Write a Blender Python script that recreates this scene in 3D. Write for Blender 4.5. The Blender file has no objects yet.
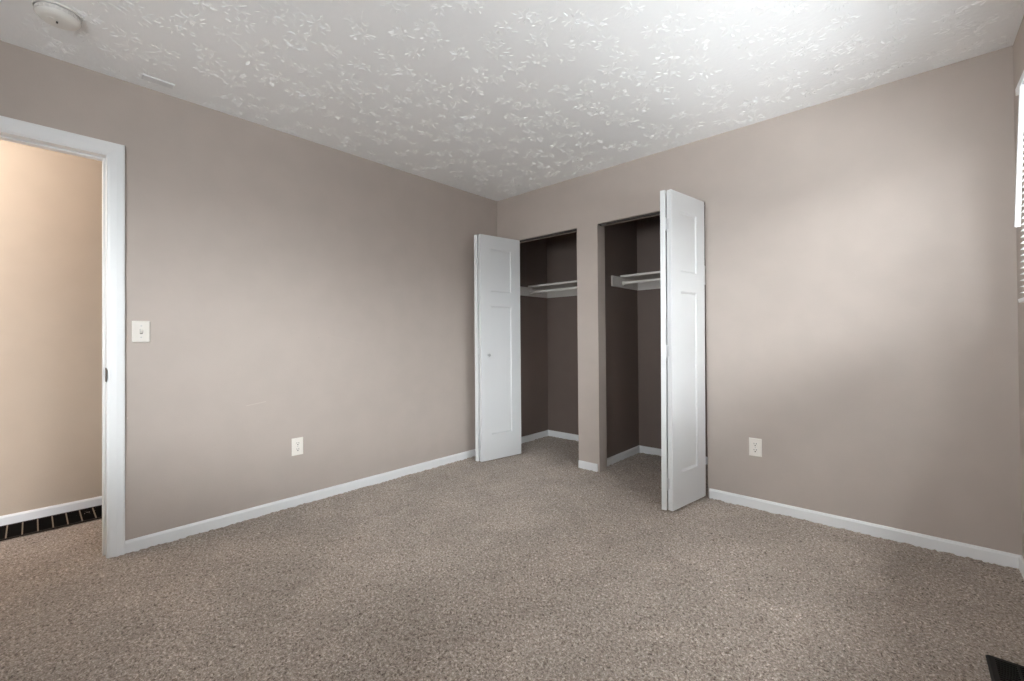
import bpy, bmesh, math, random
import numpy as np
from mathutils import Vector, Matrix

C = bpy.context.scene.collection
SC = bpy.context.scene
random.seed(3)

# ---------------------------------------------------------------- camera, light, exposure
W = 3.369          # room width (x), closet wall is y = 0, left wall is x = 0
H = 2.44           # ceiling height
YF = -3.85         # wall behind the camera

def setup_camera():
    cx, cy, cz = 2.99425, -3.08756, 1.08893
    yaw, pitch, roll, f = 0.737975, 0.0085986, -0.0080239, 436.7865
    fw = Vector((-math.sin(yaw) * math.cos(pitch), math.cos(yaw) * math.cos(pitch), math.sin(pitch)))
    r = Vector((math.cos(yaw), math.sin(yaw), 0))
    u = r.cross(fw)
    r2 = r * math.cos(roll) + u * math.sin(roll)
    u2 = -r * math.sin(roll) + u * math.cos(roll)
    cam = bpy.data.cameras.new('camera')
    o = bpy.data.objects.new('camera', cam)
    C.objects.link(o)
    o.matrix_world = Matrix(((r2.x, u2.x, -fw.x, cx), (r2.y, u2.y, -fw.y, cy), (r2.z, u2.z, -fw.z, cz), (0, 0, 0, 1)))
    cam.sensor_width = 36
    cam.lens = f / 1024 * 36
    cam.shift_y = -6.078 / 1024
    cam.clip_start = 0.02
    SC.camera = o
setup_camera()

world = bpy.data.worlds.new('world')
SC.world = world
world.use_nodes = True
world.node_tree.nodes['Background'].inputs['Color'].default_value = (0.75, 0.86, 1.0, 1)
world.node_tree.nodes['Background'].inputs['Strength'].default_value = 1.0

def area_light(name, loc, target, sx, sy, energy, color):
    l = bpy.data.lights.new(name, 'AREA')
    l.shape = 'RECTANGLE'; l.size = sx; l.size_y = sy
    l.energy = energy; l.color = color
    o = bpy.data.objects.new(name, l)
    C.objects.link(o)
    o.location = loc
    o.rotation_euler = (Vector(target) - Vector(loc)).to_track_quat('-Z', 'Y').to_euler()
    return o
# daylight: low sky seen past the eave, unseen ground bounce added to brighten the ceiling, high sky, and fill for the added window behind the camera
DAY = (0.955, 0.962, 1.0)
area_light('daylight_low_sky', (W + 3.0, -7.6, 2.98), (W + 2, -6.6, 2.98), 6.0, 1.9, 1480, DAY)
area_light('daylight_sky_ahead', (W + 3.5, -2.6, 2.85), (W, -2.6, 2.85), 3.0, 1.2, 480, DAY)
area_light('daylight_high_sky', (W + 2.5, -2.0, 4.5), (W, -1.5, 1.6), 5, 2, 3600, DAY)
area_light('ground_fill', (W + 3.2, -2.5, 0.0), (W + 3.2, -2.5, 2.0), 3.0, 12, 1400, DAY)
area_light('ground_fill_near', (W + 0.95, -1.3, .2), (W + 0.95, -1.3, 2.0), 1.5, 9, 900, DAY)
area_light('fill_rear', (2.1, YF - 2.0, 1.5), (2.0, YF, 1.5), 6, 1.2, 440, DAY)

SC.view_settings.view_transform = 'Standard'
SC.view_settings.look = 'None'
SC.view_settings.gamma = 1
SC.view_settings.use_curve_mapping = False
SC.view_settings.exposure = 0.0
SC.cycles.use_denoising = True
SC.cycles.denoising_prefilter = 'NONE'
SC.cycles.denoising_input_passes = 'RGB_ALBEDO_NORMAL'
SC.cycles.use_adaptive_sampling = False
SC.cycles.max_bounces = 14
SC.cycles.diffuse_bounces = 10
SC.cycles.sample_clamp_indirect = 6

# ---------------------------------------------------------------- materials
def S(v):
    v /= 255.0
    return v / 12.92 if v <= 0.04045 else ((v + 0.055) / 1.055) ** 2.4
def rgb(r, g, b): return (S(r), S(g), S(b), 1)

def mat(name, col, rough=0.5, metal=0.0, spec=0.5):
    m = bpy.data.materials.new(name)
    m.use_nodes = True
    b = m.node_tree.nodes['Principled BSDF']
    b.inputs['Base Color'].default_value = col
    b.inputs['Roughness'].default_value = rough
    b.inputs['Metallic'].default_value = metal
    b.inputs['Specular IOR Level'].default_value = spec
    return m

class NT:
    """small node helper"""
    def __init__(s, m):
        s.t = m.node_tree; s.n = s.t.nodes; s.l = s.t.links
        s.bsdf = s.n['Principled BSDF']
    def node(s, kind, **kw):
        n = s.n.new(kind)
        for k, v in kw.items(): setattr(n, k, v)
        return n
    def put(s, sock, v):
        if hasattr(v, 'is_linked') or isinstance(v, bpy.types.NodeSocket): s.l.new(v, sock)
        else: sock.default_value = v
    def math(s, op, a, b=0.0, c=0.0, clamp=False):
        n = s.node('ShaderNodeMath', operation=op, use_clamp=clamp)
        s.put(n.inputs[0], a); s.put(n.inputs[1], b); s.put(n.inputs[2], c)
        return n.outputs[0]
    def vmath(s, op, a, b=(0, 0, 0)):
        n = s.node('ShaderNodeVectorMath', operation=op)
        s.put(n.inputs[0], a); s.put(n.inputs[1], b)
        return n
    def maprange(s, v, a, b, c=0.0, d=1.0, smooth=True):
        n = s.node('ShaderNodeMapRange', interpolation_type='SMOOTHSTEP' if smooth else 'LINEAR')
        s.put(n.inputs[0], v)
        for i, x in enumerate((a, b, c, d)): n.inputs[i + 1].default_value = x
        return n.outputs[0]
    def noise(s, vec, scale, detail=2.0, rough=0.5, dist=0.0):
        n = s.node('ShaderNodeTexNoise')
        s.l.new(vec, n.inputs['Vector'])
        n.inputs['Scale'].default_value = scale; n.inputs['Detail'].default_value = detail
        n.inputs['Roughness'].default_value = rough; n.inputs['Distortion'].default_value = dist
        return n.outputs['Fac']
    def mix(s, f, a, b):
        n = s.node('ShaderNodeMix', data_type='RGBA')
        s.put(n.inputs[0], f); s.put(n.inputs[6], a); s.put(n.inputs[7], b)
        return n.outputs[2]
    def bump(s, h, dist, strength=1.0):
        n = s.node('ShaderNodeBump')
        n.inputs['Distance'].default_value = dist; n.inputs['Strength'].default_value = strength
        s.l.new(h, n.inputs['Height'])
        s.l.new(n.outputs[0], s.bsdf.inputs['Normal'])
        return n
    def coords(s): return s.node('ShaderNodeNewGeometry').outputs['Position']

def paint_mat(name, col, scuffs=()):
    m = mat(name, col, 0.62, spec=0.35)
    t = NT(m); p = t.coords()
    n1 = t.noise(p, 160, 2); n2 = t.noise(p, 6, 3)
    base = t.mix(t.maprange(n2, .3, .7), col, tuple(c * .965 for c in col[:3]) + (1,))
    for (a, b, wd, c2) in scuffs:                         # short worn marks on the paint
        a = Vector(a); b = Vector(b); d = b - a; L = d.length; d.normalize()
        rel = t.vmath('SUBTRACT', p, tuple(a)).outputs[0]
        al = t.vmath('DOT_PRODUCT', rel, tuple(d)).outputs['Value']
        alc = t.math('MINIMUM', t.math('MAXIMUM', al, 0.0), L)
        sc = t.node('ShaderNodeVectorMath', operation='SCALE')
        sc.inputs[0].default_value = tuple(d); t.put(sc.inputs['Scale'], alc)
        off = t.vmath('LENGTH', t.vmath('SUBTRACT', rel, sc.outputs[0]).outputs[0]).outputs['Value']
        off = t.math('ADD', off, t.math('MULTIPLY', t.noise(p, 220, 2), wd * .9))
        base = t.mix(t.maprange(off, wd * .5, wd * 1.4, .34, 0.0), base, c2)
    t.l.new(base, t.bsdf.inputs['Base Color'])
    t.bump(n1, 0.0006, .5)
    return m

TAUPE = rgb(182, 171, 163)
M = {}
M['wall'] = paint_mat('taupe_wall_paint', TAUPE)
M['wall_left'] = paint_mat('taupe_wall_paint_scuffed', TAUPE, [
    ((0, -2.205, .690), (0, -2.10, .703), .004, rgb(214, 206, 198)),
    ((0, -1.763, 1.101), (0, -1.763, 1.104), .004, rgb(120, 108, 98)),
    ((0, -2.755, .69), (0, -2.755, .694), .004, rgb(225, 220, 214)),
    ((0, -1.75, 1.13), (0, -1.45, 1.06), .006, rgb(184, 175, 166)),
    ((0, -.26, .19), (0, -.26, .197), .005, rgb(140, 130, 122)),
])
M['hall'] = paint_mat('hall_wall_warmed', rgb(188, 173, 156))  # tinted warmer: the hall's warm light put into the colour
M['closet'] = paint_mat('closet_wall_shaded', rgb(118, 104, 97))  # darker than the room walls: closet shade put into the colour
M['white'] = mat('white_trim_paint', rgb(232, 233, 234), .38)
M['door'] = mat('white_door_paint', rgb(218, 219, 220), .42)
M['plate'] = mat('ivory_plate_plastic', rgb(236, 231, 224), .35)
M['switch_plate'] = mat('switch_plate_plastic', rgb(216, 210, 203), .4)
M['plastic'] = mat('white_detector_plastic', rgb(226, 223, 218), .45)
M['blind'] = mat('white_blind_vinyl', rgb(238, 239, 240), .4)
M['slot'] = mat('dark_slot', rgb(38, 34, 32), .7)
M['steel'] = mat('brushed_steel', rgb(190, 190, 190), .35, 1.0)
M['hinge'] = mat('painted_hinge', rgb(205, 206, 208), .35, .35)
M['track'] = mat('dark_track_metal', rgb(92, 88, 84), .5, .6)
M['brass'] = mat('dark_bronze', rgb(70, 60, 48), .45, .7)
M['iron'] = mat('black_register_paint', rgb(11, 10, 10), .5, spec=.25)
M['bronze_grille'] = mat('brown_grille_paint', rgb(34, 25, 19), .6, spec=.2)
M['grille_dark'] = mat('grille_duct_black', rgb(7, 5, 4), .9, spec=.05)
M['shelf'] = mat('shelf_white_paint', rgb(214, 210, 206), .5)
M['rod'] = mat('white_rod_paint', rgb(222, 218, 214), .4)
g = bpy.data.materials.new('window_glass'); g.use_nodes = True
_t = g.node_tree; _n = _t.nodes
_n.remove(_n['Principled BSDF'])
_tr = _n.new('ShaderNodeBsdfTransparent'); _tr.inputs['Color'].default_value = (.93, .95, .94, 1)
_gl = _n.new('ShaderNodeBsdfGlossy'); _gl.inputs['Roughness'].default_value = 0.02
_mx = _n.new('ShaderNodeMixShader'); _mx.inputs[0].default_value = 0.05
_t.links.new(_tr.outputs[0], _mx.inputs[1]); _t.links.new(_gl.outputs[0], _mx.inputs[2])
_t.links.new(_mx.outputs[0], _n['Material Output'].inputs['Surface'])
M['glass'] = g

def carpet_mat():
    m = mat('cut_pile_carpet', rgb(160, 144, 132), 1.0, spec=.08)
    t = NT(m); p = t.coords()
    st = t.vmath('MULTIPLY', p, (1, 1, .35)).outputs[0]
    f1 = t.noise(st, 95, 3, .62, .4)
    f2 = t.noise(st, 210, 2, .6)
    f3 = t.noise(p, 3.2, 4, .55, .6)
    fl = t.math('ADD', t.math('MULTIPLY', f1, .62), t.math('MULTIPLY', f2, .38))
    r = t.node('ShaderNodeValToRGB')
    e = r.color_ramp.elements
    e[0].position = .36; e[0].color = rgb(72, 61, 53)
    e[1].position = .66; e[1].color = rgb(242, 231, 221)
    k = e.new(.44); k.color = rgb(142, 128, 117)
    k = e.new(.55); k.color = rgb(182, 169, 158)
    t.l.new(fl, r.inputs[0])
    big = t.maprange(f3, .35, .68, .76, .93)
    sc = t.node('ShaderNodeVectorMath', operation='SCALE')
    t.l.new(r.outputs[0], sc.inputs[0]); t.put(sc.inputs['Scale'], big)
    t.l.new(sc.outputs[0], t.bsdf.inputs['Base Color'])
    t.bsdf.inputs['Sheen Weight'].default_value = .4
    t.bsdf.inputs['Sheen Roughness'].default_value = .5
    t.bsdf.inputs['Sheen Tint'].default_value = (1, .9, .82, 1)
    t.bump(fl, .012, .8)
    return m
M['carpet'] = carpet_mat()

def ceiling_mat():
    m = mat('stomped_ceiling_texture', rgb(246, 246, 246), .9, spec=.2)
    t = NT(m); p = t.coords()
    h = t.noise(p, 45, 4, .6)
    t.bump(h, .0016, 1.0)
    return m
M['ceiling'] = ceiling_mat()

# ---------------------------------------------------------------- mesh helpers
def box(bm, x0, x1, y0, y1, z0, z1):
    vs = [bm.verts.new((x, y, z)) for x in (x0, x1) for y in (y0, y1) for z in (z0, z1)]
    for f in ((0, 1, 3, 2), (4, 6, 7, 5), (0, 4, 5, 1), (2, 3, 7, 6), (0, 2, 6, 4), (1, 5, 7, 3)):
        bm.faces.new([vs[i] for i in f])
    return vs

def cyl(bm, p0, p1, r0, r1=None, n=20, caps=True):
    r1 = r0 if r1 is None else r1
    p0 = Vector(p0); p1 = Vector(p1); d = (p1 - p0).normalized()
    a = d.orthogonal().normalized(); b = d.cross(a)
    rings = []
    for p, r in ((p0, r0), (p1, r1)):
        rings.append([bm.verts.new(p + (a * math.cos(2 * math.pi * i / n) + b * math.sin(2 * math.pi * i / n)) * r) for i in range(n)])
    for i in range(n):
        bm.faces.new((rings[0][i], rings[0][(i + 1) % n], rings[1][(i + 1) % n], rings[1][i]))
    if caps:
        bm.faces.new(rings[0][::-1]); bm.faces.new(rings[1])

def lathe(bm, prof, origin, axis, n=32):
    """prof: list of (radius, distance along axis)"""
    o = Vector(origin); d = Vector(axis).normalized(); a = d.orthogonal().normalized(); b = d.cross(a)
    rings = []
    for r, h in prof:
        if r < 1e-6: rings.append([bm.verts.new(o + d * h)])
        else: rings.append([bm.verts.new(o + d * h + (a * math.cos(2 * math.pi * i / n) + b * math.sin(2 * math.pi * i / n)) * r) for i in range(n)])
    for A, B in zip(rings, rings[1:]):
        for i in range(n):
            j = (i + 1) % n
            if len(A) == 1: bm.faces.new((A[0], B[i], B[j]))
            elif len(B) == 1: bm.faces.new((A[i], A[j], B[0]))
            else: bm.faces.new((A[i], A[j], B[j], B[i]))

def prism(bm, pts, axis, a0, a1):
    """extrude a 2D outline along axis 'x','y' or 'z'; pts give the two other coordinates in order"""
    def P(u, v, a):
        return {'x': (a, u, v), 'y': (u, a, v), 'z': (u, v, a)}[axis]
    A = [bm.verts.new(P(u, v, a0)) for u, v in pts]
    B = [bm.verts.new(P(u, v, a1)) for u, v in pts]
    n = len(pts)
    for i in range(n): bm.faces.new((A[i], A[(i + 1) % n], B[(i + 1) % n], B[i]))
    bm.faces.new(A[::-1]); bm.faces.new(B)

def obj(name, bm, m, parent=None, loc=None, rotz=None, bevel=0.0, smooth=False):
    bmesh.ops.recalc_face_normals(bm, faces=bm.faces[:])
    me = bpy.data.meshes.new(name)
    bm.to_mesh(me); bm.free()
    me.materials.append(m)
    o = bpy.data.objects.new(name, me)
    C.objects.link(o)
    if parent: o.parent = parent
    if loc is not None: o.location = loc
    if rotz is not None: o.rotation_euler = (0, 0, rotz)
    if smooth:
        for p in me.polygons: p.use_smooth = True
        me.set_sharp_from_angle(angle=math.radians(35))
    if bevel:
        b = o.modifiers.new('bevel', 'BEVEL'); b.width = bevel; b.segments = 2
        b.limit_method = 'ANGLE'; b.angle_limit = math.radians(40)
        b.harden_normals = False
    return o

def struct(name, bm, m, parent=None, bevel=0.0):
    o = obj(name, bm, m, parent, bevel=bevel)
    if parent is None: o['kind'] = 'structure'
    return o

def thing(name, label, cat, loc, rotz=0.0, group=None):
    o = bpy.data.objects.new(name, None)
    o.empty_display_size = .05
    C.objects.link(o)
    o.location = loc; o.rotation_euler = (0, 0, rotz)
    o['label'] = label; o['category'] = cat
    if group: o['group'] = group
    return o

def NB(): return bmesh.new()

# ---------------------------------------------------------------- setting
T = .115                       # wall thickness
DB = .79                       # closet back wall
HX = -.985                     # hall wall face
HYA, HYB = -4.6, -1.2          # hall ends
L0, L1 = .075, .932            # left closet opening
R0, R1 = 1.131, 1.972          # right closet opening
OH = 2.012                     # closet opening head
CR = 2.012                      # right end of right closet
DY0, DY1, DH = -3.605, -2.834, 2.03   # bedroom door opening
WY0, WY1, WZ0, WZ1 = -2.52, -.56, 1.19, 2.02    # side window opening
BX0, BX1, BZ0, BZ1 = 1.1, 2.7, .95, 2.02        # unseen window behind the camera, added to admit fill light

def carpet():
    # dense grid so that the pile has real relief at its edges
    def grid(x0, x1, y0, y1, st):
        nx = max(2, int((x1 - x0) / st)); ny = max(2, int((y1 - y0) / st))
        return np.linspace(x0, x1, nx), np.linspace(y0, y1, ny)
    xs, ys = grid(HX - .1, W + .1, YF - .1, DB + .1, .0115)
    X, Y = np.meshgrid(xs, ys, indexing='ij')
    rng = np.random.default_rng(5)
    Z = rng.uniform(-.0045, .0045, X.shape)
    low = rng.normal(0, 1, (X.shape[0] // 6 + 2, X.shape[1] // 6 + 2))
    ix = np.arange(X.shape[0]) / 6; iy = np.arange(X.shape[1]) / 6
    fx = ix.astype(int); fy = iy.astype(int); tx = (ix - fx)[:, None]; ty = (iy - fy)[None, :]
    lo = (low[np.ix_(fx, fy)] * (1 - tx) * (1 - ty) + low[np.ix_(fx + 1, fy)] * tx * (1 - ty)
          + low[np.ix_(fx, fy + 1)] * (1 - tx) * ty + low[np.ix_(fx + 1, fy + 1)] * tx * ty)
    Z = Z + lo * .0016
    X = X + rng.uniform(-.003, .003, X.shape); Y = Y + rng.uniform(-.003, .003, Y.shape)
    n, k = X.shape
    co = np.stack([X, Y, Z], -1).reshape(-1, 3)
    idx = np.arange(n * k).reshape(n, k)
    q = np.stack([idx[:-1, :-1], idx[1:, :-1], idx[1:, 1:], idx[:-1, 1:]], -1).reshape(-1, 4)
    me = bpy.data.meshes.new('floor')
    me.vertices.add(len(co)); me.vertices.foreach_set('co', co.ravel())
    me.loops.add(q.size); me.loops.foreach_set('vertex_index', q.ravel())
    me.polygons.add(len(q)); me.polygons.foreach_set('loop_start', np.arange(0, q.size, 4))
    me.polygons.foreach_set('use_smooth', np.ones(len(q), dtype=bool))
    me.update(calc_edges=True); me.validate()
    me.materials.append(M['carpet'])
    o = bpy.data.objects.new('floor', me)
    C.objects.link(o); o['kind'] = 'structure'
carpet()

def stomped_ceiling():
    # slab with the brushed-on ridges of a stomped plaster finish, as real relief
    rng = random.Random(11)
    V, F = [], []
    def quadbox(x0, x1, y0, y1, z0, z1):
        n = len(V)
        V.extend((x, y, z) for x in (x0, x1) for y in (y0, y1) for z in (z0, z1))
        for f in ((0, 1, 3, 2), (4, 6, 7, 5), (0, 4, 5, 1), (2, 3, 7, 6), (0, 2, 6, 4), (1, 5, 7, 3)):
            F.append(tuple(n + i for i in f))
    quadbox(-T, W + .14, YF - .12, 0, H, H + .08)
    nslab = len(F)
    def stroke(x, y, a, L, w, h):
        n = 4
        base = len(V)
        bend = rng.uniform(-.7, .7)
        px, py = x, y
        for k in range(n + 1):
            t = k / n
            aa = a + bend * (t - .5)
            s_ = math.sin(math.pi * (.12 + .76 * t)) if 0 < k < n else .12
            nx, ny = -math.sin(aa), math.cos(aa)
            hw = w * .5 * max(s_, .25)
            V.append((px + nx * hw, py + ny * hw, H + .0004))
            V.append((px + nx * hw * .1, py + ny * hw * .1, H - h * s_))
            V.append((px - nx * hw, py - ny * hw, H + .0004))
            px += math.cos(aa) * L / n; py += math.sin(aa) * L / n
        for k in range(n):
            q = base + 3 * k
            F.append((q, q + 1, q + 4, q + 3)); F.append((q + 1, q + 2, q + 5, q + 4))
        F.append((base, base + 1, base + 2)); F.append((base + 3 * n, base + 3 * n + 1, base + 3 * n + 2))
    gx = .138
    ny_ = int((0 - YF) / gx) + 1; nx_ = int(W / gx) + 1
    for i in range(nx_):
        for j in range(ny_):
            if rng.random() < .06: continue
            cx = (i + .5 + rng.uniform(-.38, .38)) * gx
            cy = YF + (j + .5 + rng.uniform(-.38, .38)) * gx
            R = rng.uniform(.05, .08); amp = rng.uniform(.6, 1.15)
            m_ = rng.randint(18, 28)
            for k in range(m_):
                a = 2 * math.pi * (k + rng.uniform(-.4, .4)) / m_
                r0 = R * rng.choice((.12, .3, .5, .62)) * rng.uniform(.8, 1.2)
                L = rng.uniform(.013, .034)
                x = cx + math.cos(a) * r0; y = cy + math.sin(a) * r0
                b_ = a + rng.gauss(0, .55)
                ex, ey = x + math.cos(b_) * L, y + math.sin(b_) * L
                if min(x, ex) < .008 or max(x, ex) > W - .008 or min(y, ey) < YF + .008 or max(y, ey) > -.008: continue
                stroke(x, y, b_, L, rng.uniform(.003, .0048), rng.uniform(.0014, .0028) * amp)
    me = bpy.data.meshes.new('ceiling')
    me.from_pydata(V, [], F)
    me.materials.append(M['ceiling'])
    for k, p in enumerate(me.polygons): p.use_smooth = False
    o = bpy.data.objects.new('ceiling', me); C.objects.link(o); o['kind'] = 'structure'
    bm = bmesh.new(); bm.from_mesh(me)
    bmesh.ops.recalc_face_normals(bm, faces=[f for f in bm.faces if f.index < nslab])
    for f in bm.faces:
        if f.index >= nslab and f.normal.z > 0: f.normal_flip()
    bm.to_mesh(me); bm.free()
stomped_ceiling()
b = NB(); box(b, 0, CR + .1, 0, DB + .1, H, H + .08); struct('ceiling_closet', b, M['wall'])
b = NB(); box(b, HX - .1, -T, HYA, HYB, H, H + .08); struct('ceiling_hall', b, M['ceiling'])

b = NB()                                            # left wall round the doorway
box(b, -T, 0, YF - .12, DY0 - .02, 0, H)
box(b, -T, 0, DY1 + .02, DB + .1, 0, H)
box(b, -T, 0, DY0 - .02, DY1 + .02, DH + .02, H)
struct('wall_left', b, M['wall_left'])

b = NB()                                            # closet wall with two openings
box(b, 0, L0, 0, T, 0, OH)
box(b, L1, R0, 0, T, 0, OH)
box(b, R1, W + .14, 0, T, 0, OH)
box(b, 0, W + .14, 0, T, OH, H)
struct('wall_back', b, M['wall'])

b = NB()                                            # window wall
box(b, W, W + .14, YF - .12, WY0, 0, H)
box(b, W, W + .14, WY1, 0, 0, H)
box(b, W, W + .14, WY0, WY1, 0, WZ0)
box(b, W, W + .14, WY0, WY1, WZ1, H)
struct('wall_right', b, M['wall'])

b = NB()                                            # wall behind the camera
box(b, -T, BX0, YF - .12, YF, 0, H)
box(b, BX1, W + .14, YF - .12, YF, 0, H)
box(b, BX0, BX1, YF - .12, YF, 0, BZ0)
box(b, BX0, BX1, YF - .12, YF, BZ1, H)
struct('wall_front', b, M['wall'])

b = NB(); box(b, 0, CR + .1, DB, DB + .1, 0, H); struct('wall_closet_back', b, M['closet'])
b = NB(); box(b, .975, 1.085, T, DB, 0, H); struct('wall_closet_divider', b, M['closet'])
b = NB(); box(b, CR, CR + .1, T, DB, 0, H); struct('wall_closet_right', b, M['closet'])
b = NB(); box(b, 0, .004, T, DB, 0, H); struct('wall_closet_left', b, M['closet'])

b = NB(); box(b, HX - .1, HX, HYA, HYB, 0, H); struct('wall_hall', b, M['hall'])
b = NB(); box(b, HX, -T, HYB, HYB + .1, 0, H); struct('wall_hall_far', b, M['hall'])
b = NB(); box(b, HX, -T, HYA - .1, HYA, 0, H); struct('wall_hall_near', b, M['hall'])
b = NB(); box(b, HX, -T, HYA, YF - .1, -.05, 0); struct('floor_hall', b, M['carpet'])

BT, BH = .012, .0636
def base_outline(sgn, face):       # board with an eased top edge
    return [(face, -.004), (face + sgn * BT, -.004), (face + sgn * BT, BH - .012), (face + sgn * BT * .55, BH), (face, BH)]
def base_y(name, face, sgn, y0, y1, m=None):
    b = NB(); prism(b, base_outline(sgn, face), 'y', y0, y1); return struct(name, b, m or M['white'])
def base_x(name, face, sgn, x0, x1):
    b = NB(); prism(b, base_outline(sgn, face), 'x', x0, x1); return struct(name, b, M['white'])
base_y('baseboard_left', 0, 1, DY1 + .069, 0)
base_x('baseboard_back', 0, -1, R1 + .012, W)
base_y('baseboard_right', W, -1, YF, -BT)
base_x('baseboard_pier', 0, -1, L1 + .004, R0 - .016)
base_x('baseboard_closet_left_back', DB, -1, .016, .975)
base_y('baseboard_closet_left_side', .004, 1, T, DB)
base_x('baseboard_closet_right_back', DB, -1, 1.085 + BT, CR)
base_y('baseboard_closet_right_side', 1.085, 1, T, DB)
base_y('baseboard_hall', HX, 1, HYA, HYB)
base_x('baseboard_front', YF, 1, 0, W)

# door casing (trim_1), jamb lining with stop (trim_2)
b = NB()
cw, ct = .063, .014
cin1 = DY1 + .006; cin0 = DY0 - .006; chd = DH + .006
def casing_leg(y_in, sgn):
    prism(b, [(0, y_in), (ct * .55, y_in), (ct * .75, y_in + sgn * .008), (ct, y_in + sgn * cw * .55), (ct, y_in + sgn * (cw - .006)), (ct * .8, y_in + sgn * cw), (0, y_in + sgn * cw)], 'z', -.004, chd)
# mitred casing: sweep the profile round the opening
prof = [(0, 0), (ct * .55, 0), (ct * .72, .008), (ct, cw * .5), (ct, cw - .006), (ct * .8, cw), (0, cw)]
stations = []
for (yy, zz, dy, dz) in ((cin1, -.004, 1, 0), (cin1, chd, 1, 1), (cin0, chd, -1, 1), (cin0, -.004, -1, 0)):
    stations.append([b.verts.new((x, yy + dy * w, zz + dz * w)) for x, w in prof])
for A, B in zip(stations, stations[1:]):
    for i in range(len(prof)):
        j = (i + 1) % len(prof)
        b.faces.new((A[i], A[j], B[j], B[i]))
b.faces.new(stations[0]); b.faces.new(stations[-1][::-1])
casing = struct('trim_1', b, M['white'])
b = NB()
box(b, -T - .002, .002, DY1, DY1 + .02, -.004, DH + .02)
box(b, -T - .002, .002, DY0 - .02, DY0, -.004, DH + .02)
box(b, -T - .002, .002, DY0, DY1, DH, DH + .02)
# stop strips
box(b, -.085, -.048, DY1 - .010, DY1, -.004, DH - .010)
box(b, -.085, -.048, DY0, DY0 + .010, -.004, DH - .010)
box(b, -.085, -.048, DY0, DY1, DH - .010, DH)
jamb = struct('trim_2', b, M['white'], bevel=.0015)
b = NB()
prism(b, [(-.040, .885), (.003, .885), (.010, .895), (.012, .92), (.010, .945), (.003, .955), (-.040, .955)], 'y', DY1 - .0018, DY1 + .0005)
sp = obj('strike_plate', b, M['brass'], jamb); sp['label'] = 'dark metal strike plate'
b = NB()
prism(b, [(0, 0)] and [(-T - .012, -.0), (-T - .002, -.0), (-T - .002, 2.1), (-T - .012, 2.1)], 'y', DY1 + .006, DY1 + .069)
prism(b, [(-T - .012, DH + .006), (-T - .002, DH + .006), (-T - .002, DH + .069), (-T - .012, DH + .069)], 'y', DY0 - .069, DY1 + .069)
prism(b, [(-T - .012, -.0), (-T - .002, -.0), (-T - .002, 2.1), (-T - .012, 2.1)], 'y', DY0 - .069, DY0 - .006)
struct('trim_3', b, M['white'])

# windows: frame, sash bars, pane
def window(name, horiz, a0, a1, z0, z1, face, out):
    """horiz 'y': lies in the plane x=face; 'x': in the plane y=face; out = direction outdoors"""
    d0, d1 = face + out * .075, face + out * .125
    def bx(bm, u0, u1, zz0, zz1, e0, e1):
        lo, hi = min(e0, e1), max(e0, e1)
        if horiz == 'y': box(bm, lo, hi, u0, u1, zz0, zz1)
        else: box(bm, u0, u1, lo, hi, zz0, zz1)
    b = NB(); fr = .045
    bx(b, a0, a0 + fr, z0, z1, d0, d1); bx(b, a1 - fr, a1, z0, z1, d0, d1)
    bx(b, a0 + fr, a1 - fr, z0, z0 + fr, d0, d1); bx(b, a0 + fr, a1 - fr, z1 - fr, z1, d0, d1)
    mid = (a0 + a1) / 2
    bx(b, mid - .022, mid + .022, z0 + fr, z1 - fr, d0, d1)
    w = struct(name, b, M['white'], bevel=.003)
    for k, (u0, u1) in enumerate(((a0 + fr, mid - .022), (mid + .022, a1 - fr))):
        b = NB(); bx(b, u0, u1, z0 + fr, z1 - fr, face + out * .098, face + out * .102)
        obj('pane', b, M['glass'], w)
    b = NB(); bx(b, a0 - .0, a1 + .0, z0 - .0, z0 + .012, face - out * .012, d0)
    obj('sill', b, M['white'], w, bevel=.003)
    return w
window('window_1', 'y', WY0, WY1, WZ0, WZ1, W, 1)
window('window_fill', 'x', BX0, BX1, BZ0, BZ1, YF, -1)  # unseen, added to let fill light in from the rear

# ---------------------------------------------------------------- bifold closet doors
def leaf_bm(w, h, t):
    """panelled leaf in local coords: width along +X from 0, thickness along Y (0..t), from z=0.
       recessed flat panels on both faces"""
    b = NB()
    st = .108
    us = [0, st, w - st, w]
    zs = [0, .222, h - .625, h - .50, h - .118, h]
    rec, sl = .009, .011
    for (y, s) in ((0, 1), (t, -1)):
        for i in range(3):
            for j in range(5):
                u0, u1, z0, z1 = us[i], us[i + 1], zs[j], zs[j + 1]
                if i == 1 and j in (1, 3):
                    o = [(u0, y, z0), (u1, y, z0), (u1, y, z1), (u0, y, z1)]
                    n = [(u0 + sl * .35, y + s * rec, z0 + sl), (u1 - sl * .35, y + s * rec, z0 + sl),
                         (u1 - sl * .35, y + s * rec, z1 - sl), (u0 + sl * .35, y + s * rec, z1 - sl)]
                    ov = [b.verts.new(c) for c in o]; nv = [b.verts.new(c) for c in n]
                    for k in range(4):
                        b.faces.new((ov[k], ov[(k + 1) % 4], nv[(k + 1) % 4], nv[k]))
                    b.faces.new(nv)
                else:
                    b.faces.new([b.verts.new(c) for c in ((u0, y, z0), (u1, y, z0), (u1, y, z1), (u0, y, z1))])
    # edges, divided to match the face grid
    for i in range(3):
        for z in (0, h):
            b.faces.new([b.verts.new(c) for c in ((us[i], 0, z), (us[i + 1], 0, z), (us[i + 1], t, z), (us[i], t, z))])
    for j in range(5):
        for u in (0, w):
            b.faces.new([b.verts.new(c) for c in ((u, 0, zs[j]), (u, 0, zs[j + 1]), (u, t, zs[j + 1]), (u, t, zs[j]))])
    bmesh.ops.remove_doubles(b, verts=b.verts[:], dist=1e-5)
    return b

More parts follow.
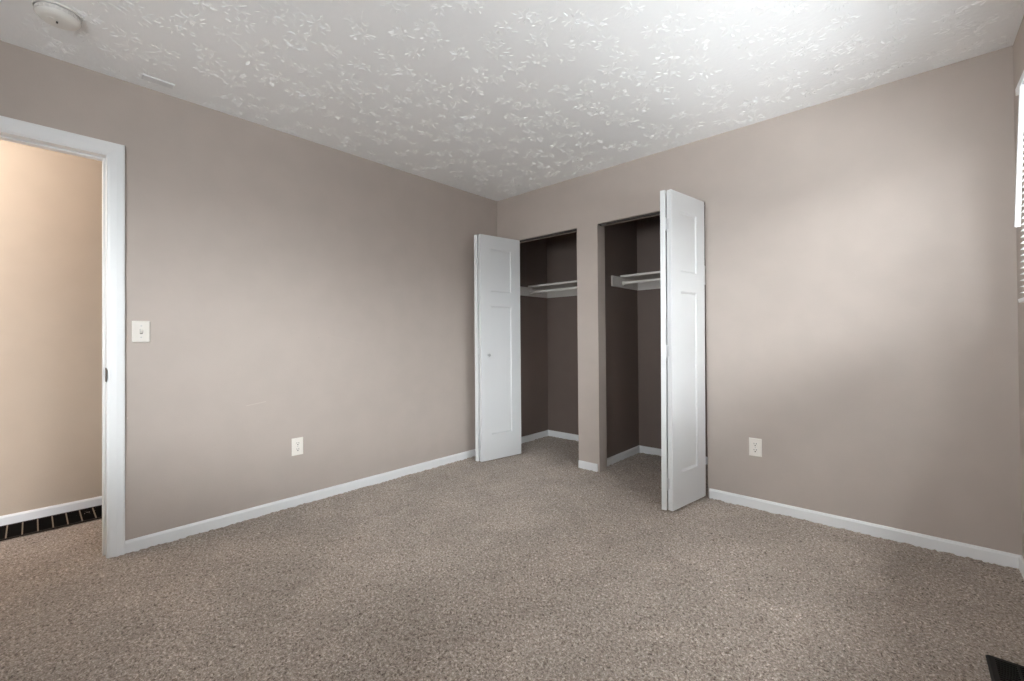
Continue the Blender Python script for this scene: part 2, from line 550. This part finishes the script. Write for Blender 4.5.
def bifold(name, label, fold_a, back_a, fold_b, back_b, h, t, hinge_z, knob_leaf, knob_side):
    """each leaf given by its +x face line: from the fold end to the wall end (xy points); leaf a is the right-hand one"""
    z0 = .016
    root = thing(name, label, 'closet door', ((fold_a[0] + fold_b[0]) / 2, fold_a[1], 0))
    root_inv = Matrix.Translation(Vector(root.location)).inverted()
    out = []
    for tag, fp, bp in (('a', fold_a, back_a), ('b', fold_b, back_b)):
        f = Vector((fp[0], fp[1], 0)); q = Vector((bp[0], bp[1], 0))
        d = q - f; w = d.length; ang = math.atan2(d.y, d.x)
        o = obj('door_panel', leaf_bm(w, h, t), M['door'], root, bevel=.0018)
        # local +Y (thickness) must point to -x : rotate so that +X is along d; +Y = left of d = -x when d ~ +y
        o.location = (f.x - root.location.x, f.y - root.location.y, z0)
        o.rotation_euler = (0, 0, ang)
        out.append((o, w))
    # hinges between the two leaf edges at the fold
    xm = (fold_a[0] - t + fold_b[0]) / 2
    for hz in hinge_z:
        b = NB()
        x = xm - root.location.x
        cyl(b, (x, -.004, hz - .038), (x, -.004, hz + .038), .0048, n=14)
        for k in (-1, 1):
            cyl(b, (x, -.004, hz + k * .038), (x, -.004, hz + k * .042), .0048, .002, n=14)
        box(b, x - .016, x + .016, -.0012, .0012, hz - .032, hz + .032)
        obj('hinge', b, M['hinge'], root, smooth=True)
    if knob_leaf is not None:
        o, w = out[knob_leaf]
        b = NB()
        lathe(b, [(0, -.026), (.008, -.0255), (.0125, -.022), (.0135, -.018), (.0115, -.013), (.006, -.009), (.0055, -.004), (.0085, -.001), (.0085, 0)], (.075, 0, .925), (0, 1, 0), 24)
        k = obj('knob', b, M['steel'], o, smooth=True)
        k['label'] = 'small round metal knob'
    return root

bifold('bifold_door', 'left white bifold closet door, folded open next to the room corner, with a small metal knob',
       (.237, -.458), (.314, -.022), (.201, -.464), (.128, -.026), 1.985, .033, (.17, .97, 1.76), 0, 1)
bifold('bifold_door', 'right white bifold closet door, folded open against the bare wall with the outlet',
       (1.906, -.436), (1.968, -.030), (1.873, -.446), (1.790, -.050), 1.985, .031, (.18, 1.0, 1.79), None, 1).rotation_euler.y = .006

# overhead tracks under the two closet headers
def track(label, x0, x1):
    t = thing('closet_track', label, 'door track', ((x0 + x1) / 2, .03, OH))
    hw = (x1 - x0) / 2 - .002
    b = NB()
    prism(b, [(-.014, -.0005), (-.014, -.010), (-.012, -.010), (-.012, -.002), (.012, -.002), (.012, -.010), (.014, -.010), (.014, -.0005)], 'x', -hw, hw)
    obj('rail', b, M['track'], t)
    b = NB(); box(b, -hw + .02, -hw + .06, -.010, .010, -.011, -.003)
    obj('pivot_bracket', b, M['steel'], t)
track('slim metal door track under the header of the left closet opening', L0, L1)
track('slim metal door track under the header of the right closet opening', R0, R1)

# ---------------------------------------------------------------- closet shelves and rods
def shelf(label, rod_label, x0, x1):
    t = thing('closet_shelf', label, 'shelf', (x0, DB, 1.533))
    y = lambda v: v - DB
    L = x1 - x0
    b = NB(); box(b, .0005, L - .0005, y(.46), -.0005, .0925, .1115)
    obj('shelf_board', b, M['shelf'], t, bevel=.002)
    for k in (0, 1):
        b = NB()
        a0, a1 = (.0005, .0185) if k == 0 else (L - .0185, L - .0005)
        box(b, a0, a1, y(.293), -.0195, 0, .092)
        obj('side_cleat', b, M['shelf'], t, bevel=.002)
    b = NB(); box(b, .0005, L - .0005, -.0185, -.0005, 0, .092)
    obj('back_cleat', b, M['shelf'], t, bevel=.002)
    r = thing('closet_rod', rod_label, 'closet rod', (x0 + L / 2, .478, 1.574))
    b = NB(); cyl(b, (-L / 2 + .019, 0, 0), (L / 2 - .019, 0, 0), .0125, n=24)
    obj('rod', b, M['rod'], r, smooth=True)
    for s in (-1, 1):
        b = NB()
        lathe(b, [(.0, 0), (.022, 0), (.022, .004), (.0175, .005), (.0175, .014), (.0145, .014)], (s * (L / 2 - .0188), 0, 0), (-s, 0, 0), 24)
        obj('rod_socket', b, M['rod'], r, smooth=True)
shelf('white shelf on cleats inside the left closet', 'white hanging rod under the shelf in the left closet', .004, .975)
shelf('white shelf on cleats inside the right closet', 'white hanging rod under the shelf in the right closet', 1.085, CR)

# ---------------------------------------------------------------- plates on the walls
def orient(root, facing):
    # local frame of a plate: X right along wall, Y out of wall, Z up
    root.rotation_euler = (0, 0, {'x': -math.pi / 2, '-y': math.pi}[facing])

def plate_bm(w, h, d):
    b = NB()
    e = .004
    o = [(-w/2, 0, -h/2), (w/2, 0, -h/2), (w/2, 0, h/2), (-w/2, 0, h/2)]
    m_ = [(x, d * .55, z) for x, _, z in o]
    i = [(-w/2 + e, d, -h/2 + e), (w/2 - e, d, -h/2 + e), (w/2 - e, d, h/2 - e), (-w/2 + e, d, h/2 - e)]
    V = [[b.verts.new(c) for c in ring] for ring in (o, m_, i)]
    for A, B in zip(V, V[1:]):
        for k in range(4): b.faces.new((A[k], A[(k + 1) % 4], B[(k + 1) % 4], B[k]))
    b.faces.new(V[0][::-1]); b.faces.new(V[2])
    return b

def screw_bm(x, y, z, r=.0034):
    b = NB()
    lathe(b, [(r, 0), (r, .0008), (r * .6, .0014), (0, .0016)], (x, y, z), (0, 1, 0), 16)
    return b

sw = thing('light_switch', 'white light switch plate on the left wall beside the doorway', 'light switch', (.0005, -2.7, 1.139))
orient(sw, 'x')
obj('cover_plate', plate_bm(.074, .113, .006), M['switch_plate'], sw)
b = NB(); box(b, -.0055, .0055, .0055, .0066, -.0125, .0125)
o = obj('toggle_slot', b, M['slot'], sw)
b = NB(); prism(b, [(.004, -.006), (.0075, -.009), (.019, .004), (.0185, .011), (.0145, .012), (.004, .006)], 'x', -.0042, .0042)
obj('toggle', b, M['plate'], sw, bevel=.0008)
for z in (-.030, .030): obj('screw', screw_bm(0, .006, z), M['steel'], sw, smooth=True)

def outlet(label, loc, facing):
    t = thing('wall_outlet', label, 'outlet', loc, group=None)
    orient(t, facing)
    obj('cover_plate', plate_bm(.072, .113, .006), M['plate'], t)
    for cz in (-.0195, .0195):
        b = NB()
        pts = []
        for k in range(28):                       # round receptacle with flat top and bottom
            a = 2 * math.pi * k / 28
            pts.append((.0172 * math.cos(a), cz + max(-.0138, min(.0138, .0172 * math.sin(a)))))
        prism(b, pts, 'y', .0055, .0078)
        r = obj('receptacle', b, M['plate'], t)
        b = NB()
        box(b, -.0078, -.0052, .0076, .0082, cz - .0002, cz + .0088)
        box(b, .0052, .0078, .0076, .0082, cz + .0008, cz + .0082)
        pr = [(.0034 * math.cos(2 * math.pi * k / 14), cz - .0072 + .0034 * math.sin(2 * math.pi * k / 14)) for k in range(14)]
        prism(b, pr, 'y', .0076, .0082)
        s = obj('slots', b, M['slot'], r)
    obj('screw', screw_bm(0, .006, 0, .0028), M['steel'], t, smooth=True)
outlet('white duplex outlet low on the left wall', (.0005, -1.908, .387), 'x')
outlet('white duplex outlet on the closet wall, right of the right closet door', (2.265, -.0005, .386), '-y')

# ---------------------------------------------------------------- ceiling fittings
sd = thing('smoke_detector', 'round white smoke detector on the ceiling above the doorway', 'smoke detector', (.430, -3.016, H))
b = NB()
lathe(b, [(0, 0), (.072, 0), (.072, -.006), (.0705, -.008)], (0, 0, 0), (0, 0, 1), 48)
obj('mounting_base', b, M['plastic'], sd, smooth=True)
b = NB()
lathe(b, [(.066, -.007), (.068, -.010), (.0665, -.026), (.058, -.037), (.046, -.041), (.020, -.042), (0, -.042)], (0, 0, 0), (0, 0, 1), 48)
obj('cover', b, M['plastic'], sd, smooth=True)
b = NB()
for k in range(26):
    a = 2 * math.pi * k / 26
    c, s = math.cos(a), math.sin(a)
    p = Vector((c * .0676, s * .0676, -.019)); tn = Vector((-s, c, 0)) * .0055
    vs = []
    for off in (-.001, .0012):
        for e, zz in ((-1, -.0045), (1, -.0045), (1, .0045), (-1, .0045)):
            vs.append(b.verts.new(p + tn * e + Vector((c, s, 0)) * off + Vector((0, 0, zz))))
    for f in ((0, 1, 2, 3), (4, 5, 6, 7), (0, 1, 5, 4), (1, 2, 6, 5), (2, 3, 7, 6), (3, 0, 4, 7)):
        b.faces.new([vs[i] for i in f])
v = obj('vent_slots', b, mat('detector_vent', rgb(216, 213, 209), .6), sd)
b = NB(); lathe(b, [(.010, 0), (.010, -.0025), (.008, -.0035), (0, -.0035)], (.012, -.02, -.0415), (0, 0, 1), 24)
obj('test_button', b, M['plastic'], sd, smooth=True)
b = NB(); box(b, -.012, .004, -.006, .0, -.0435, -.0405)
o = obj('indicator_slot', b, M['slot'], sd)

cp = thing('ceiling_plate', 'small rectangular blank plate on the ceiling near the left wall', 'ceiling plate', (.122, -2.646, H))
b = NB()
w_, l_ = .052, .13
o_ = [(-w_/2, -l_/2), (w_/2, -l_/2), (w_/2, l_/2), (-w_/2, l_/2)]
A = [b.verts.new((x, y, -.0005)) for x, y in o_]; B = [b.verts.new((x, y, -.004)) for x, y in o_]
D = [b.verts.new((x * .86, y * .94, -.007)) for x, y in o_]
for P, Q in ((A, B), (B, D)):
    for k in range(4): b.faces.new((P[k], P[(k + 1) % 4], Q[(k + 1) % 4], Q[k]))
b.faces.new(A); b.faces.new(D[::-1])
obj('plate', b, M['white'], cp)

# ---------------------------------------------------------------- floor registers
fr = thing('floor_register', 'black metal floor register in the carpet under the side window', 'floor register', (3.172, -1.222, .0))
fr_w, fr_l = .142, .306
b = NB()
rim = .020
def slope_frame(b, w, l, rim, z0, z1):
    o = [(0, 0), (w, 0), (w, l), (0, l)]
    i = [(rim, rim), (w - rim, rim), (w - rim, l - rim), (rim, l - rim)]
    m_ = [(.006, .006), (w - .006, .006), (w - .006, l - .006), (.006, l - .006)]
    R = [[b.verts.new((x, y, z)) for x, y in ring] for ring, z in ((o, z0), (m_, z1), (i, z1), (i, z0 - .004))]
    for A, B in zip(R, R[1:]):
        for k in range(4): b.faces.new((A[k], A[(k + 1) % 4], B[(k + 1) % 4], B[k]))
slope_frame(b, fr_w, fr_l, rim, .004, .012)
obj('frame', b, M['iron'], fr)
b = NB(); box(b, rim, fr_w - rim, rim, fr_l - rim, .0052, .0066); obj('damper', b, M['slot'], fr)
b = NB()
k = 0
y = rim + .006
while y < fr_l - rim - .004:
    box(b, rim - .002, fr_w - rim + .002, y, y + .0045, .0068, .0112); y += .0125
box(b, fr_w / 2 - .003, fr_w / 2 + .003, rim, fr_l - rim, .0070, .0116)
obj('louvers', b, M['iron'], fr)

gr = thing('floor_grille', 'long dark brown slotted floor grille along the hallway wall', 'floor grille', (HX + .0155, -3.631, 0))
gw, gl = .285, 1.16
BAROFF = .012
b = NB(); slope_frame(b, gw, gl, .014, .004, .010); obj('frame', b, M['bronze_grille'], gr)
b = NB(); box(b, .014, gw - .014, .014, gl - .014, .0045, .0055); obj('duct_backing', b, M['grille_dark'], gr)
y = .014 + .056 + BAROFF
while y < gl - .03:
    b = NB(); box(b, .014, gw - .014, y, y + .0055, .0056, .0095)
    obj('bar', b, mat('grille_bar', rgb(120, 104, 84), .5) if 'grille_bar' not in bpy.data.materials else bpy.data.materials['grille_bar'], gr); y += .0605

# ---------------------------------------------------------------- window blind
bl = thing('window_blind', 'white slatted mini blind with valance at the right edge, over the side window', 'window blind', (W, -.5, 2.0))
BY0, BY1 = -2.58, -.515                     # far end is -.515
yl = lambda v: v + .5
b = NB()
prism(b, [(-.056, .020), (-.052, .020), (-.052, .046), (-.048, .050), (-.0005, .050), (-.0005, .054), (-.050, .054), (-.0565, .046)], 'y', yl(BY0 - .015), yl(BY1 + .015))
for yy in (BY0 - .015, BY1 + .012):
    box(b, -.055, -.001, yl(yy), yl(yy) + .003, .020, .050)
obj('valance', b, M['blind'], bl)
b = NB(); box(b, -.050, -.008, yl(BY0), yl(BY1), .016, .048); obj('headrail', b, M['blind'], bl)
b = NB()
nsl = 33
for k in range(nsl):
    f = k / (nsl - 1)
    z = .008 - f * .762
    xc = -.030 - f * .017
    tilt = math.radians(9)
    pr = []
    for s in range(6):
        u = -0.0105 + .021 * s / 5
        cam_ = .0018 * (1 - (u / .0105) ** 2)
        pr.append((xc + u * math.cos(tilt) - cam_ * math.sin(tilt), z - u * math.sin(tilt) * -1 * -1 + cam_ * math.cos(tilt)))
    # thin curved slat
    low = [(x, zz - .0008) for x, zz in pr][::-1]
    prism(b, pr + low, 'y', yl(BY0 + .004), yl(BY1 - .002))
obj('slats', b, M['blind'], bl)
b = NB()
prism(b, [(-.060, -.790), (-.036, -.790), (-.034, -.775), (-.062, -.775)], 'y', yl(BY0 + .004), yl(BY1 - .002))
obj('bottom_rail', b, M['blind'], bl, bevel=.002)
for yy in (-.66, -1.55, -2.44):
    for dx in (-.0112, .0112):
        b = NB(); cyl(b, (-.030 + dx, yl(yy), .02), (-.047 + dx, yl(yy), -.776), .0009, n=8)
        obj('ladder_cord', b, M['blind'], bl)
b = NB()
cyl(b, (-.053, yl(-.60), .016), (-.069, yl(-.592), -.507), .0065, .0078, n=6)
cyl(b, (-.045, yl(-.60), .034), (-.053, yl(-.60), .016), .003, n=8)
obj('tilt_wand', b, M['blind'], bl)

# ---------------------------------------------------------------- hall ceiling lamp (out of view) with its own light
hl = thing('hall_ceiling_light', 'round white ceiling light in the hallway', 'ceiling light', (-.52, -3.8, H))
b = NB(); lathe(b, [(0, 0), (.13, 0), (.13, -.02), (.12, -.025)], (0, 0, 0), (0, 0, 1), 32); obj('base', b, M['steel'], hl, smooth=True)
gm = mat('lamp_glow', rgb(255, 240, 215), .4)
gm.node_tree.nodes['Principled BSDF'].inputs['Emission Color'].default_value = (1, .78, .55, 1)
gm.node_tree.nodes['Principled BSDF'].inputs['Emission Strength'].default_value = 4
b = NB(); lathe(b, [(.12, -.025), (.115, -.05), (.08, -.075), (0, -.085)], (0, 0, 0), (0, 0, 1), 32); obj('shade', b, gm, hl, smooth=True)
l = bpy.data.lights.new('hall_lamp', 'POINT'); l.energy = 20; l.color = (1, .89, .77); l.shadow_soft_size = .1
o = bpy.data.objects.new('hall_lamp', l); C.objects.link(o); o.location = (-.52, -3.8, H - .2)
